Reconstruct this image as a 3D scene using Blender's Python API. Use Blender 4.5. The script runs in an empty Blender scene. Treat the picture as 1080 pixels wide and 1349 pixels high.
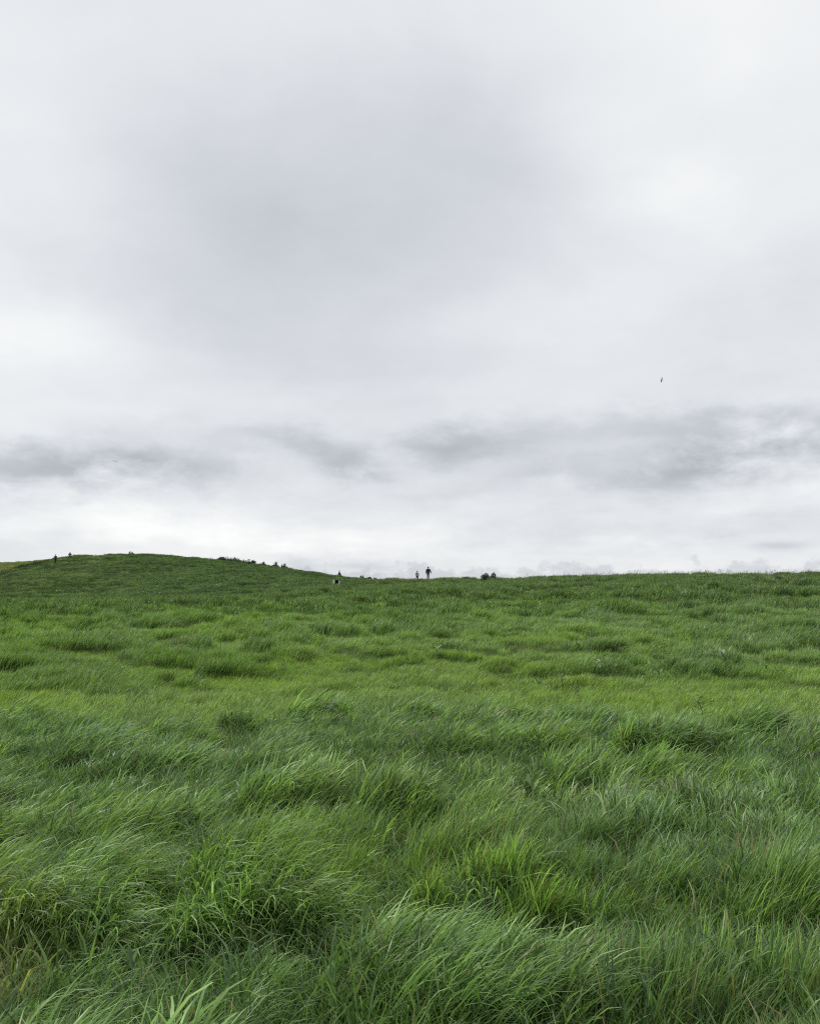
import bpy, bmesh, math, random
import numpy as np
from mathutils import Vector, Matrix, Euler

R = math.radians
random.seed(7)
rng = np.random.default_rng(11)
S = bpy.context.scene
COL = S.collection

# ------------------------------------------------------------------ camera
W, H_, F = 1080.0, 1349.0, 1260.0
HOR = 790.0                     # picture row of the true horizon
PITCH = math.atan((HOR - H_/2)/F)
EYE = 1.6
cam = bpy.data.cameras.new('camera')
cam.sensor_fit = 'HORIZONTAL'; cam.sensor_width = 36.0
cam.lens = 36.0*F/W
cam.clip_start = 0.05; cam.clip_end = 20000
cam_o = bpy.data.objects.new('camera', cam); COL.objects.link(cam_o)
cam_o.location = (0, 0, EYE)
cam_o.rotation_euler = (math.pi/2 + PITCH, 0, 0)
S.camera = cam_o

def slopes(px, row):
    """photo pixel -> (x/y, (z-EYE)/y) of the sight line"""
    X = (px - W/2)/F; Y = (H_/2 - row)/F
    f = math.cos(PITCH) - Y*math.sin(PITCH)
    return X/f, (Y*math.cos(PITCH) + math.sin(PITCH))/f
def azel(px, row):
    a, b = slopes(px, row)
    return math.atan2(a, 1), math.atan2(b, math.hypot(a, 1))

# ------------------------------------------------------------------ view
S.view_settings.view_transform = 'Standard'
S.view_settings.look = 'None'
S.view_settings.gamma = 1.0
S.view_settings.exposure = 0.5
S.view_settings.use_curve_mapping = False

# ------------------------------------------------------------------ world: overcast sky
SUN_EL, SUN_AZ = R(56), R(-35)       # azimuth from +Y towards +X
CLOUD_GAIN = 7.15
world = bpy.data.worlds.new('World'); S.world = world
world.use_nodes = True
nt = world.node_tree; nt.nodes.clear()
def wn(t, **k):
    n = nt.nodes.new(t)
    for a, b in k.items(): setattr(n, a, b)
    return n
def mth(op, a, b=None, c=None, clamp=False):
    n = wn('ShaderNodeMath', operation=op); n.use_clamp = clamp
    for i, v in enumerate((a, b, c)):
        if v is None: continue
        if isinstance(v, (int, float)): n.inputs[i].default_value = v
        else: nt.links.new(v, n.inputs[i])
    return n.outputs[0]
tc = wn('ShaderNodeTexCoord')
sep = wn('ShaderNodeSeparateXYZ'); nt.links.new(tc.outputs['Generated'], sep.inputs[0])
dx, dy, dz = sep.outputs
AZ = mth('ARCTAN2', dx, dy)
EL = mth('ARCSINE', dz)
# cloud-sheet coordinates: a layer seen in perspective, so shapes flatten towards the horizon
den = mth('ADD', mth('MAXIMUM', dz, 0.0), 0.16)
cs = wn('ShaderNodeCombineXYZ')
nt.links.new(mth('DIVIDE', dx, den), cs.inputs[0]); nt.links.new(mth('DIVIDE', dy, den), cs.inputs[1])
def noise(vec, scale, detail=5, rough=0.55, off=(0, 0, 0), stretch=(1, 1, 1), dist=0.0):
    mp = wn('ShaderNodeMapping'); mp.inputs['Location'].default_value = off; mp.inputs['Scale'].default_value = stretch
    nt.links.new(vec, mp.inputs[0])
    n = wn('ShaderNodeTexNoise'); n.inputs['Scale'].default_value = scale; n.inputs['Detail'].default_value = detail
    n.inputs['Roughness'].default_value = rough; n.inputs['Distortion'].default_value = dist
    nt.links.new(mp.outputs[0], n.inputs['Vector'])
    return n.outputs['Fac']
ae = wn('ShaderNodeCombineXYZ'); nt.links.new(AZ, ae.inputs[0]); nt.links.new(EL, ae.inputs[1])
# warped az / el so the cloud bodies have ragged edges
wa = mth('SUBTRACT', noise(cs.outputs[0], 1.3, 5, 0.55, (3, 1, 0)), 0.5)
wb = mth('SUBTRACT', noise(cs.outputs[0], 1.6, 5, 0.55, (9, 4, 2)), 0.5)
wc = mth('SUBTRACT', noise(ae.outputs[0], 16, 6, 0.6, (2, 5, 1), (1, 1.8, 1)), 0.5)
def blob(px, py, rx, ry, amp, rot=0.0, rag=1.0):
    """soft cloud body centred on a direction; radii in photo pixels"""
    a0, e0 = azel(px, py)
    k = 1.0/F
    a = mth('ADD', mth('SUBTRACT', AZ, a0), mth('MULTIPLY', wa, 0.16*rag))
    e = mth('ADD', mth('SUBTRACT', EL, e0), mth('ADD', mth('MULTIPLY', wb, 0.06*rag), mth('MULTIPLY', wc, 0.05*rag)))
    c, s = math.cos(R(rot)), math.sin(R(rot))
    u = mth('ADD', mth('MULTIPLY', a, c), mth('MULTIPLY', e, s))
    v = mth('SUBTRACT', mth('MULTIPLY', e, c), mth('MULTIPLY', a, s))
    q = mth('ADD', mth('POWER', mth('ABSOLUTE', mth('DIVIDE', u, rx*k)), 2.0), mth('POWER', mth('ABSOLUTE', mth('DIVIDE', v, ry*k)), 2.0))
    return mth('MULTIPLY', mth('EXPONENT', mth('MULTIPLY', q, -1.0)), amp)
BLOBS = [
    # px, row, rx, ry, amplitude, rotation, raggedness
    (420, 280, 400, 210, -0.165, -10, 1.0),
    (620, 200, 220, 170, -0.07, 0, 1.0),
    (250, 330, 240, 120, -0.05, 0, 1.0),
    (890, 250, 170, 70, 0.10, -20, 1.5),
    (940, 60, 240, 140, 0.07, 0, 1.0),
    (40, 110, 240, 170, 0.075, 0, 1.0),
    (30, 440, 170, 55, 0.12, 0, 1.0),
    (690, 350, 190, 60, 0.04, -22, 1.5),
    (640, 430, 260, 70, 0.05, 5, 1.2),
    (1000, 430, 160, 80, -0.04, 15, 1.2),
    (430, 480, 200, 60, -0.06, 0, 1.2),
    (560, 650, 460, 26, -0.07, -2, 1.0),
    (850, 690, 320, 14, -0.06, 0, 1.0),
    (1020, 719, 34, 6, -0.17, 0, 0.15),
    (190, 692, 260, 20, 0.13, -3, 0.8),
    (420, 720, 260, 14, 0.08, -2, 0.5),
    (1060, 655, 90, 20, 0.06, 0, 1.0),
    (60, 500, 130, 30, -0.03, 0, 1.0),
]
LOW = [      # broken dark patches low in the sky
    (70, 618, 190, 26, -0.25, 1, 0.9),
    (200, 600, 80, 34, -0.10, 0, 1.0),
    (400, 590, 110, 20, -0.17, -8, 1.0),
    (470, 615, 50, 14, -0.12, 0, 1.0),
    (620, 578, 110, 26, -0.19, 0, 1.0),
    (610, 605, 40, 24, -0.08, 0, 1.0),
    (1000, 604, 160, 28, -0.30, 6, 0.8),
    (1040, 560, 110, 30, -0.10, 6, 0.8),
    (860, 565, 110, 24, -0.09, 0, 1.0),
    (930, 560, 190, 24, -0.07, 3, 1.0),
    (740, 625, 90, 26, -0.10, 0, 1.0),
    (402, 742, 26, 9, -0.11, -6, 0.4),
    (480, 748, 46, 9, -0.09, 0, 0.4),
    (300, 738, 30, 5, -0.06, 0, 0.4),
]
vl = None
for b in LOW:
    o = blob(*b); vl = o if vl is None else mth('ADD', vl, o)
rg = noise(ae.outputs[0], 8.5, 8, 0.60, (0.7, 1.2, 0), (1, 1.7, 1), 0.2)
vl = mth('MULTIPLY', vl, mth('MULTIPLY_ADD', mth('SUBTRACT', rg, 0.46), 5.0, 0.70, clamp=True))
vl = mth('MULTIPLY', vl, 1.3)
v = vl
for b in BLOBS:
    o = blob(*b); v = o if v is None else mth('ADD', v, o)
n1 = mth('MULTIPLY', mth('SUBTRACT', noise(cs.outputs[0], 0.9, 6, 0.55, (5, 2, 0)), 0.5), 0.22)
n2 = mth('MULTIPLY', mth('SUBTRACT', noise(cs.outputs[0], 3.2, 5, 0.55, (1, 7, 0), (1, 1, 1), 0.4), 0.5), 0.10)
# faint heaped cloud tops standing low on the horizon
hp = noise(ae.outputs[0], 30, 5, 0.6, (0.3, 0.2, 0), (1, 1.4, 1))
edge = mth('SUBTRACT', mth('ADD', 0.030, mth('MULTIPLY', mth('SUBTRACT', hp, 0.5), 0.075)), EL)
cum = mth('MULTIPLY', mth('MULTIPLY_ADD', edge, 130.0, 0.5, clamp=True), -0.15)
lowm = mth('SUBTRACT', 1.0, mth('MULTIPLY_ADD', EL, 4.5, -0.25, clamp=True))
n3 = mth('MULTIPLY', mth('MULTIPLY', mth('SUBTRACT', noise(ae.outputs[0], 9, 7, 0.62, (4, 4, 0), (1, 2.4, 1), 0.2), 0.5), 0.30), lowm)
n4 = mth('MULTIPLY', mth('SUBTRACT', noise(ae.outputs[0], 5, 7, 0.6, (1, 6, 0), (1, 1.4, 1), 0.5), 0.5), 0.10)
n2 = mth('ADD', n2, mth('ADD', n3, n4))
v = mth('ADD', mth('ADD', mth('ADD', v, n1), mth('ADD', n2, cum)), 0.82)
v = mth('MAXIMUM', v, 0.05)
vv = v
# darker parts of the cloud lean blue-violet, bright parts are neutral
ramp = wn('ShaderNodeValToRGB')
els = ramp.color_ramp.elements
els[0].position = 0.40; els[0].color = (0.40, 0.415, 0.45, 1)
els[1].position = 1.00; els[1].color = (1.0, 1.0, 1.0, 1)
e = els.new(0.60); e.color = (0.582, 0.606, 0.648, 1)
e = els.new(0.78); e.color = (0.765, 0.787, 0.815, 1)
e = els.new(0.90); e.color = (0.89, 0.905, 0.91, 1)
nt.links.new(vv, ramp.inputs[0])
sky = wn('ShaderNodeTexSky', sky_type='NISHITA', sun_disc=False)
sky.sun_elevation = SUN_EL; sky.sun_rotation = SUN_AZ
mixn = wn('ShaderNodeMix', data_type='RGBA'); mixn.inputs['Factor'].default_value = 0.97   # the cloud cover hides nearly all blue
sc_ = wn('ShaderNodeVectorMath', operation='SCALE'); sc_.inputs['Scale'].default_value = CLOUD_GAIN
nt.links.new(ramp.outputs[0], sc_.inputs[0])
nt.links.new(sky.outputs[0], mixn.inputs[6]); nt.links.new(sc_.outputs[0], mixn.inputs[7])
bg = wn('ShaderNodeBackground'); bg.inputs['Strength'].default_value = 0.1
nt.links.new(mixn.outputs[2], bg.inputs[0])
wo = wn('ShaderNodeOutputWorld'); nt.links.new(bg.outputs[0], wo.inputs[0])
world.cycles.sampling_method = 'MANUAL'; world.cycles.sample_map_resolution = 512

# ------------------------------------------------------------------ sun behind the cloud
sl = bpy.data.lights.new('sun', 'SUN'); sl.energy = 1.5; sl.angle = R(20); sl.color = (1.0, 0.97, 0.92)
so = bpy.data.objects.new('sun', sl); COL.objects.link(so)
sd = Vector((math.sin(SUN_AZ)*math.cos(SUN_EL), math.cos(SUN_AZ)*math.cos(SUN_EL), math.sin(SUN_EL)))
so.rotation_euler = sd.to_track_quat('Z', 'Y').to_euler(); so.location = sd*300

# ------------------------------------------------------------------ helpers
def tag(o, label=None, cat=None, group=None, kind=None):
    if label: o['label'] = label
    if cat: o['category'] = cat
    if group: o['group'] = group
    if kind: o['kind'] = kind
    return o
def empty(name, loc, rz=0.0, **k):
    o = bpy.data.objects.new(name, None); COL.objects.link(o)
    o.location = loc; o.rotation_euler = (0, 0, rz); o.empty_display_size = 0.2
    return tag(o, **k)
def mesh_obj(name, verts, faces, mat, parent=None, smooth=True, link=True):
    me = bpy.data.meshes.new(name); me.from_pydata([tuple(p) for p in verts], [], faces); me.update()
    if smooth: me.polygons.foreach_set('use_smooth', [True]*len(me.polygons))
    if mat: me.materials.append(mat)
    o = bpy.data.objects.new(name, me)
    if link: COL.objects.link(o)
    if parent: o.parent = parent
    return o

def _hash(ix, iy, seed):
    h = (ix.astype(np.int64)*374761393 + iy.astype(np.int64)*668265263 + seed*974634777) & 0xffffffff
    h = ((h ^ (h >> 13))*1274126177) & 0xffffffff
    h = (h ^ (h >> 16)) & 0xffffffff
    return h/4294967295.0
def vnoise(x, y, seed=0):
    x = np.asarray(x, float); y = np.asarray(y, float)
    ix = np.floor(x); iy = np.floor(y); fx = x-ix; fy = y-iy
    fx = fx*fx*fx*(fx*(fx*6-15)+10); fy = fy*fy*fy*(fy*(fy*6-15)+10)
    a = _hash(ix, iy, seed); b = _hash(ix+1, iy, seed); c = _hash(ix, iy+1, seed); d = _hash(ix+1, iy+1, seed)
    return (a*(1-fx)+b*fx)*(1-fy) + (c*(1-fx)+d*fx)*fy
def fbm(x, y, seed=0, oct=4):
    s = 0; a = 1; t = 0
    for i in range(oct):
        s = s + a*vnoise(x*2**i + 17*i, y*2**i - 9*i, seed+i); t += a; a *= 0.5
    return s/t                                   # 0..1 around 0.5
def sstep(a, b, x):
    t = np.clip((x-a)/(b-a), 0, 1); return t*t*(3-2*t)

# ------------------------------------------------------------------ terrain shape
# depth knots (m) and, for several bearings, the photo row at which the ground lies there
DK = [45, 60, 80, 100, 130, 160, 200]
TAB = {   # bearing px: rows at DK ; crest depth
    -150: ([818, 810, 803, 797, 785, 770, 752], 200),
    0:    ([818, 809, 802, 795, 779, 762, 743], 200),
    75:   ([818, 809, 802, 794, 776, 757, 737], 200),
    150:  ([818, 809, 801, 792, 772, 753, 733], 200),
    220:  ([818, 808, 800, 790, 771, 753, 735], 200),
    300:  ([817, 806, 797, 786, 769, 754, 742], 200),
    370:  ([816, 804, 793, 782, 768, 756, 750], 195),
    430:  ([816, 802, 789, 778, 769, 761, 759], 180),
    500:  ([815, 799, 785, 776, 768, 766, 768], 155),
    560:  ([815, 798, 784, 774, 765, 767, 772], 135),
    640:  ([815, 797, 783, 773, 765, 767, 772], 130),
    800:  ([814, 795, 780, 769, 761, 764, 770], 128),
    950:  ([813, 793, 778, 766, 758, 761, 768], 125),
    1080: ([812, 792, 777, 765, 757, 760, 767], 125),
    1250: ([812, 792, 777, 765, 757, 760, 767], 125),
}
US = np.arange(-400, 1500, 10.0); YS = np.arange(0, 900, 2.0)
_ku = sorted(TAB); _prof = []
for u in _ku:
    rows, yc = TAB[u]
    ys = [0, 14, 20, 30]; zs = [0, 0, 0.03, 0.25]
    for d, r in zip(DK, rows):
        ys.append(d); zs.append(EYE + slopes(540, r)[1]*d)
    zc = np.interp(yc, ys, zs)
    keep = [(a, b) for a, b in zip(ys, zs) if a <= yc]
    if keep[-1][0] < yc: keep.append((yc, zc))
    keep += [(yc+30, zc-1.2), (yc+90, zc-6.5), (yc+300, zc*0.0-10), (1200, -12)]
    ka = np.array(keep)
    _prof.append(np.interp(YS, ka[:, 0], ka[:, 1]))
_prof = np.array(_prof)
TZ = np.array([[np.interp(u, _ku, _prof[:, j]) for j in range(len(YS))] for u in US])
def _blur(a, n, ax, passes=2):
    k = np.ones(n)/n
    for _ in range(passes):
        a = np.apply_along_axis(lambda m: np.convolve(np.pad(m, n//2, mode='edge'), k, mode='valid'), ax, a)
    return a
TZ = _blur(_blur(TZ, 7, 0), 5, 1)
TZ[:, :8] *= np.linspace(0, 1, 8)[None, :]**2
def base_z(x, y):
    x = np.asarray(x, float); y = np.asarray(y, float)
    yy = np.maximum(y, 1.0)
    u = np.clip(x/yy*F*0.996 + 540, US[0], US[-1]-1)
    fu = (u-US[0])/10; iu = np.floor(fu).astype(int); fu = fu-iu
    fy = np.clip(yy, 0, YS[-1]-2.1)/2; iy = np.floor(fy).astype(int); fy = fy-iy
    return (TZ[iu, iy]*(1-fu)+TZ[iu+1, iy]*fu)*(1-fy) + (TZ[iu, iy+1]*(1-fu)+TZ[iu+1, iy+1]*fu)*fy
# tussocks: jittered cells, each a low mound with its own lean and colour
CELL = 0.85
def tussock(x, y):
    """nearest cell: offset from its centre, distance ratio, random value"""
    wx = (fbm(x*0.7, y*0.7, 31, 3)-0.5)*1.5; wy = (fbm(x*0.7+7, y*0.7, 33, 3)-0.5)*1.5
    x = x+wx; y = y+wy
    gx = np.floor(x/CELL); gy = np.floor(y/CELL*0.8)
    best = np.full(x.shape, 1e9); second = best.copy(); ox = np.zeros(x.shape); oy = ox.copy(); rv = ox.copy()
    for i in (-1, 0, 1):
        for j in (-1, 0, 1):
            cx = (gx+i+0.15+0.7*_hash(gx+i, gy+j, 3))*CELL; cy = (gy+j+0.15+0.7*_hash(gx+i, gy+j, 4))*CELL/0.8
            d = np.hypot(x-cx, (y-cy)*0.85)
            m = d < best
            second = np.where(m, best, np.minimum(second, d))
            ox = np.where(m, x-cx, ox); oy = np.where(m, y-cy, oy); rv = np.where(m, _hash(gx+i, gy+j, 5), rv)
            best = np.where(m, d, best)
    return ox, oy, best, np.clip((second-best)/0.45, 0, 1), rv
def tuss_zone(x, y):
    """1 where the rank tussock grass of the foreground grows"""
    e = 11.7 + 1.7*(fbm(x*0.35, y*0.0+3, 21, 3)-0.5)*2
    return 1-sstep(e-0.35, e+0.35, y)
LTR = [(-66.0, 146.0), (-71.0, 168.0), (-70.5, 178.0), (-71.5, 186.0), (-72.0, 196.0), (-70.5, 208.0)]
def ledge(x, y):
    """the ground drops a step on the far-left side of the hill track"""
    ty = np.array([p[1] for p in LTR]); tx = np.array([p[0] for p in LTR])
    lx = np.interp(y, ty, tx)
    return (1-sstep(-1.5, 0.8, x-lx))*sstep(140, 152, y)*(1-sstep(200, 212, y))
def Hz(x, y):
    x = np.asarray(x, float); y = np.asarray(y, float)
    z = base_z(x, y)
    z = z + (fbm(x*0.09, y*0.09, 40, 3)-0.5)*0.5*sstep(10, 40, y)*(1-0.4*sstep(60, 120, y))
    z = z + (fbm(x*0.5, y*0.5, 44, 3)-0.5)*0.26*sstep(14, 24, y)
    z = z + (fbm(x*0.3, y*0.3, 45, 3)-0.5)*0.3*sstep(80, 110, y)
    tz = tuss_zone(x, y)
    ox, oy, d, edge, rv = tussock(x, y)
    q1 = fbm(x*1.0, y*0.75, 48, 4); q2 = fbm(x*0.42+3, y*0.22, 49, 3)
    z = z + (0.24*sstep(0.48, 0.66, q1)*sstep(14, 20, y)*(1-sstep(60, 90, y)) + 0.50*sstep(0.48, 0.64, q2)*sstep(30, 60, y)*(1-0.6*sstep(85, 125, y)))*(1-0.35*sstep(150, 190, y))
    z = z + 0.12*sstep(70, 120, y) + 0.5*sstep(140, 195, y)
    z = z - 0.5*ledge(x, y) - 0.1*sstep(14, 20, y)
    z = z + tz*(0.05 + 0.15*edge*(0.2+1.1*rv) + 0.22*(fbm(x*0.4, y*0.4, 47, 3)-0.4))
    return z
def hz(x, y): return float(Hz(np.array([x]), np.array([y]))[0])
def locate(px, row, y0=None):
    """world point on the ground seen at a photo pixel (first hit)"""
    a, b = slopes(px, row)
    ys = np.arange(3, 300, 0.25); g = Hz(a*ys, ys) ; s = EYE + b*ys
    hit = np.nonzero(g >= s)[0]
    y = ys[hit[0]] if len(hit) else ys[np.argmax(g - s)]
    return Vector((a*y, y, hz(a*y, y)))
def crest(px):
    """the skyline point of a bearing"""
    a, _ = slopes(px, 760)
    ys = np.arange(90, 260, 0.5); g = (Hz(a*ys, ys)-EYE)/ys
    y = ys[np.argmax(g)]
    return Vector((a*y, y, hz(a*y, y)))

# ------------------------------------------------------------------ materials
def mat_new(name):
    m = bpy.data.materials.new(name); m.use_nodes = True
    t = m.node_tree; b = t.nodes['Principled BSDF']
    return m, t, b
def plain(name, col, rough=0.8, var=0.25, scale=8.0, bump=0.0):
    m, t, b = mat_new(name)
    tcn = t.nodes.new('ShaderNodeTexCoord'); n = t.nodes.new('ShaderNodeTexNoise')
    n.inputs['Scale'].default_value = scale; n.inputs['Detail'].default_value = 5
    t.links.new(tcn.outputs['Object'], n.inputs['Vector'])
    r = t.nodes.new('ShaderNodeValToRGB')
    r.color_ramp.elements[0].position = 0.3; r.color_ramp.elements[1].position = 0.7
    r.color_ramp.elements[0].color = tuple(c*(1-var) for c in col)+(1,)
    r.color_ramp.elements[1].color = tuple(min(1, c*(1+var)) for c in col)+(1,)
    t.links.new(n.outputs['Fac'], r.inputs[0]); t.links.new(r.outputs[0], b.inputs['Base Color'])
    b.inputs['Roughness'].default_value = rough
    if bump:
        bp = t.nodes.new('ShaderNodeBump'); bp.inputs['Strength'].default_value = bump; bp.inputs['Distance'].default_value = 0.02
        t.links.new(n.outputs['Fac'], bp.inputs['Height']); t.links.new(bp.outputs[0], b.inputs['Normal'])
    return m
def leafy(name, col=None, rough=0.42, trans=0.3, blade=True, spec=0.4):
    """thin plant tissue: diffuse + translucent + waxy gloss; colour per instance from attribute tint"""
    m, t, b = mat_new(name)
    L = t.links
    if col is None:
        at = t.nodes.new('ShaderNodeAttribute'); at.attribute_type = 'INSTANCER'; at.attribute_name = 'tint'
        base = at.outputs['Color']
    else:
        rgb = t.nodes.new('ShaderNodeRGB'); rgb.outputs[0].default_value = tuple(col)+(1,); base = rgb.outputs[0]
    ab = t.nodes.new('ShaderNodeAttribute'); ab.attribute_name = 'vary'       # 0..1 random per blade
    hs = t.nodes.new('ShaderNodeHueSaturation')
    def mr(src, a, c):
        n = t.nodes.new('ShaderNodeMapRange'); n.inputs['To Min'].default_value = a; n.inputs['To Max'].default_value = c
        L.new(src, n.inputs['Value']); return n.outputs[0]
    L.new(mr(ab.outputs['Fac'], 0.512, 0.485), hs.inputs['Hue'])
    L.new(mr(ab.outputs['Fac'], 0.35, 1.75), hs.inputs['Value'])
    L.new(base, hs.inputs['Color'])
    out_c = hs.outputs[0]
    # a few dead straw-coloured blades
    gt = t.nodes.new('ShaderNodeMath'); gt.operation = 'GREATER_THAN'; gt.inputs[1].default_value = 0.975
    L.new(ab.outputs['Fac'], gt.inputs[0])
    mx = t.nodes.new('ShaderNodeMix'); mx.data_type = 'RGBA'; L.new(gt.outputs[0], mx.inputs[0]); L.new(out_c, mx.inputs[6])
    mx.inputs[7].default_value = (0.26, 0.24, 0.10, 1)
    out_c = mx.outputs[2]
    L.new(out_c, b.inputs['Base Color'])
    b.inputs['Roughness'].default_value = rough
    b.inputs['Specular IOR Level'].default_value = spec
    tr = t.nodes.new('ShaderNodeBsdfTranslucent')
    g = t.nodes.new('ShaderNodeMix'); g.data_type = 'RGBA'; g.blend_type = 'MULTIPLY'; g.inputs[0].default_value = 1
    L.new(out_c, g.inputs[6]); g.inputs[7].default_value = (1.3, 1.35, 0.7, 1); L.new(g.outputs[2], tr.inputs[0])
    ms = t.nodes.new('ShaderNodeMixShader'); ms.inputs[0].default_value = trans
    L.new(b.outputs[0], ms.inputs[1]); L.new(tr.outputs[0], ms.inputs[2])
    L.new(ms.outputs[0], t.nodes['Material Output'].inputs[0])
    return m
M_GRASS = leafy('grass_blade', None, 0.40, 0.38)
M_HERB = leafy('herb_leaf', None, 0.6, 0.25, spec=0.25)
M_STALK = leafy('dry_stalk', (0.17, 0.17, 0.075), 0.7, 0.1)
M_DOCK = leafy('dock_leaf', (0.15, 0.24, 0.10), 0.45, 0.25)
M_BUSH = leafy('bush_leaf', (0.020, 0.032, 0.020), 0.6, 0.12)
M_BUSHG = leafy('green_bush_leaf', (0.05, 0.09, 0.035), 0.6, 0.15)
M_WOOD = plain('bark', (0.07, 0.055, 0.04), 0.9)

# ground: mossy thatch and soil
M_GROUND, t, b = mat_new('turf_soil')
g1 = t.nodes.new('ShaderNodeTexNoise'); g1.inputs['Scale'].default_value = 0.25; g1.inputs['Detail'].default_value = 8
g2 = t.nodes.new('ShaderNodeTexNoise'); g2.inputs['Scale'].default_value = 38; g2.inputs['Detail'].default_value = 8
gg = t.nodes.new('ShaderNodeNewGeometry')
t.links.new(gg.outputs['Position'], g1.inputs['Vector']); t.links.new(gg.outputs['Position'], g2.inputs['Vector'])
gr = t.nodes.new('ShaderNodeValToRGB')
gr.color_ramp.elements[0].position = 0.3; gr.color_ramp.elements[0].color = (0.030, 0.050, 0.014, 1)
gr.color_ramp.elements[1].position = 0.7; gr.color_ramp.elements[1].color = (0.085, 0.130, 0.036, 1)
gm = t.nodes.new('ShaderNodeMath'); gm.operation = 'MULTIPLY_ADD'; gm.inputs[1].default_value = 0.5
gh = t.nodes.new('ShaderNodeMath'); gh.operation = 'MULTIPLY'; gh.inputs[1].default_value = 0.5
t.links.new(g2.outputs['Fac'], gh.inputs[0]); t.links.new(g1.outputs['Fac'], gm.inputs[0]); t.links.new(gh.outputs[0], gm.inputs[2])
t.links.new(gm.outputs[0], gr.inputs[0]); t.links.new(gr.outputs[0], b.inputs['Base Color'])
b.inputs['Roughness'].default_value = 1.0; b.inputs['Specular IOR Level'].default_value = 0.05
gb = t.nodes.new('ShaderNodeBump'); gb.inputs['Distance'].default_value = 0.03; gb.inputs['Strength'].default_value = 0.8
t.links.new(g2.outputs['Fac'], gb.inputs['Height']); t.links.new(gb.outputs[0], b.inputs['Normal'])

# ------------------------------------------------------------------ ground sheet
def axis(segs):
    out = []
    for a, b_, s in segs:
        n = max(1, int(round((b_-a)/s))); out += list(np.linspace(a, b_, n, endpoint=False))
    return out
xs = axis([(-6000, -1000, 1000), (-1000, -220, 78), (-220, -100, 6), (-100, -12, 1.1), (-12, 12, 0.16), (12, 100, 1.1), (100, 220, 6), (220, 1000, 78), (1000, 6001, 1000)]) + [6001]
ys = axis([(-6000, -600, 900), (-600, -40, 60), (-40, -6, 2), (-6, 18, 0.16), (18, 60, 0.45), (60, 150, 1.1), (150, 270, 1.8), (270, 900, 30), (900, 6001, 700)]) + [6001]
GX, GY = np.meshgrid(np.array(xs), np.array(ys))
GZ = Hz(GX, GY)
nx, ny = len(xs), len(ys)
me = bpy.data.meshes.new('ground')
me.vertices.add(nx*ny); me.vertices.foreach_set('co', np.stack([GX, GY, GZ], -1).astype(np.float32).ravel())
ii = (np.arange(ny-1)[:, None]*nx + np.arange(nx-1)[None, :]).ravel()
fc = np.stack([ii, ii+1, ii+1+nx, ii+nx], -1).astype(np.int32)
me.loops.add(fc.size); me.loops.foreach_set('vertex_index', fc.ravel())
me.polygons.add(len(fc)); me.polygons.foreach_set('loop_start', np.arange(0, fc.size, 4, dtype=np.int32))
me.polygons.foreach_set('use_smooth', np.ones(len(fc), bool))
me.update(calc_edges=True); me.materials.append(M_GROUND)
ground = bpy.data.objects.new('ground', me); COL.objects.link(ground)
tag(ground, 'rolling turf ground rising from the meadow to the grassy hill', 'ground', kind='structure')

# ------------------------------------------------------------------ plant prototypes (never linked to the scene, only instanced)
def ribbon(V, Fc, VA, root, phi, length, width, th0, bend, segs, vary, twist=0.0, power=1.4, droop=0.0):
    """curved blade: starts th0 from vertical, bends over towards azimuth phi"""
    d = np.array([math.cos(phi), math.sin(phi)])
    side = np.array([-math.sin(phi+twist), math.cos(phi+twist), 0.0])
    p = np.array(root, float); st = length/segs; base = len(V)
    for k in range(segs+1):
        tt = k/segs
        w = width*0.5*(0.75+0.5*tt if tt < 0.4 else 0.95*(1-((tt-0.4)/0.6)**1.6))
        if k == segs:
            V.append(tuple(p)); VA.append(vary)
        else:
            V.append(tuple(p-side*w)); V.append(tuple(p+side*w)); VA += [vary, vary]
        th = th0 + bend*((tt+0.5/segs)**power)
        p = p + st*np.array([math.sin(th)*d[0], math.sin(th)*d[1], math.cos(th)])
    for k in range(segs-1):
        a = base+2*k; Fc.append((a, a+1, a+3, a+2))
    a = base+2*(segs-1); Fc.append((a, a+1, a+2))
def finish_proto(name, V, Fc, VA, mat, coll):
    o = mesh_obj(name, V, Fc, mat, link=False)
    at = o.data.attributes.new('vary', 'FLOAT', 'POINT'); at.data.foreach_set('value', np.array(VA, np.float32))
    coll.objects.link(o); return o
def grass_proto(coll, name, n, radius, L, wid, lean, bend, segs, spread=0.5, rr=None, mat=None):
    rr = rr or random
    V, Fc, VA = [], [], []
    for i in range(n):
        r = radius*math.sqrt(rr.random()); a = rr.random()*2*math.pi
        ln = L*(0.45+0.75*rr.random())
        phi = rr.gauss(0, spread)
        ribbon(V, Fc, VA, (r*math.cos(a), r*math.sin(a), -0.03), phi, ln, wid*(0.6+0.8*rr.random()),
               max(0.02, rr.gauss(lean, 0.14)), max(0.1, rr.gauss(bend, 0.35)), segs, rr.random(), rr.gauss(0, 0.7), rr.uniform(1.4, 2.8))
    return finish_proto(name, V, Fc, VA, mat or M_GRASS, coll)

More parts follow.
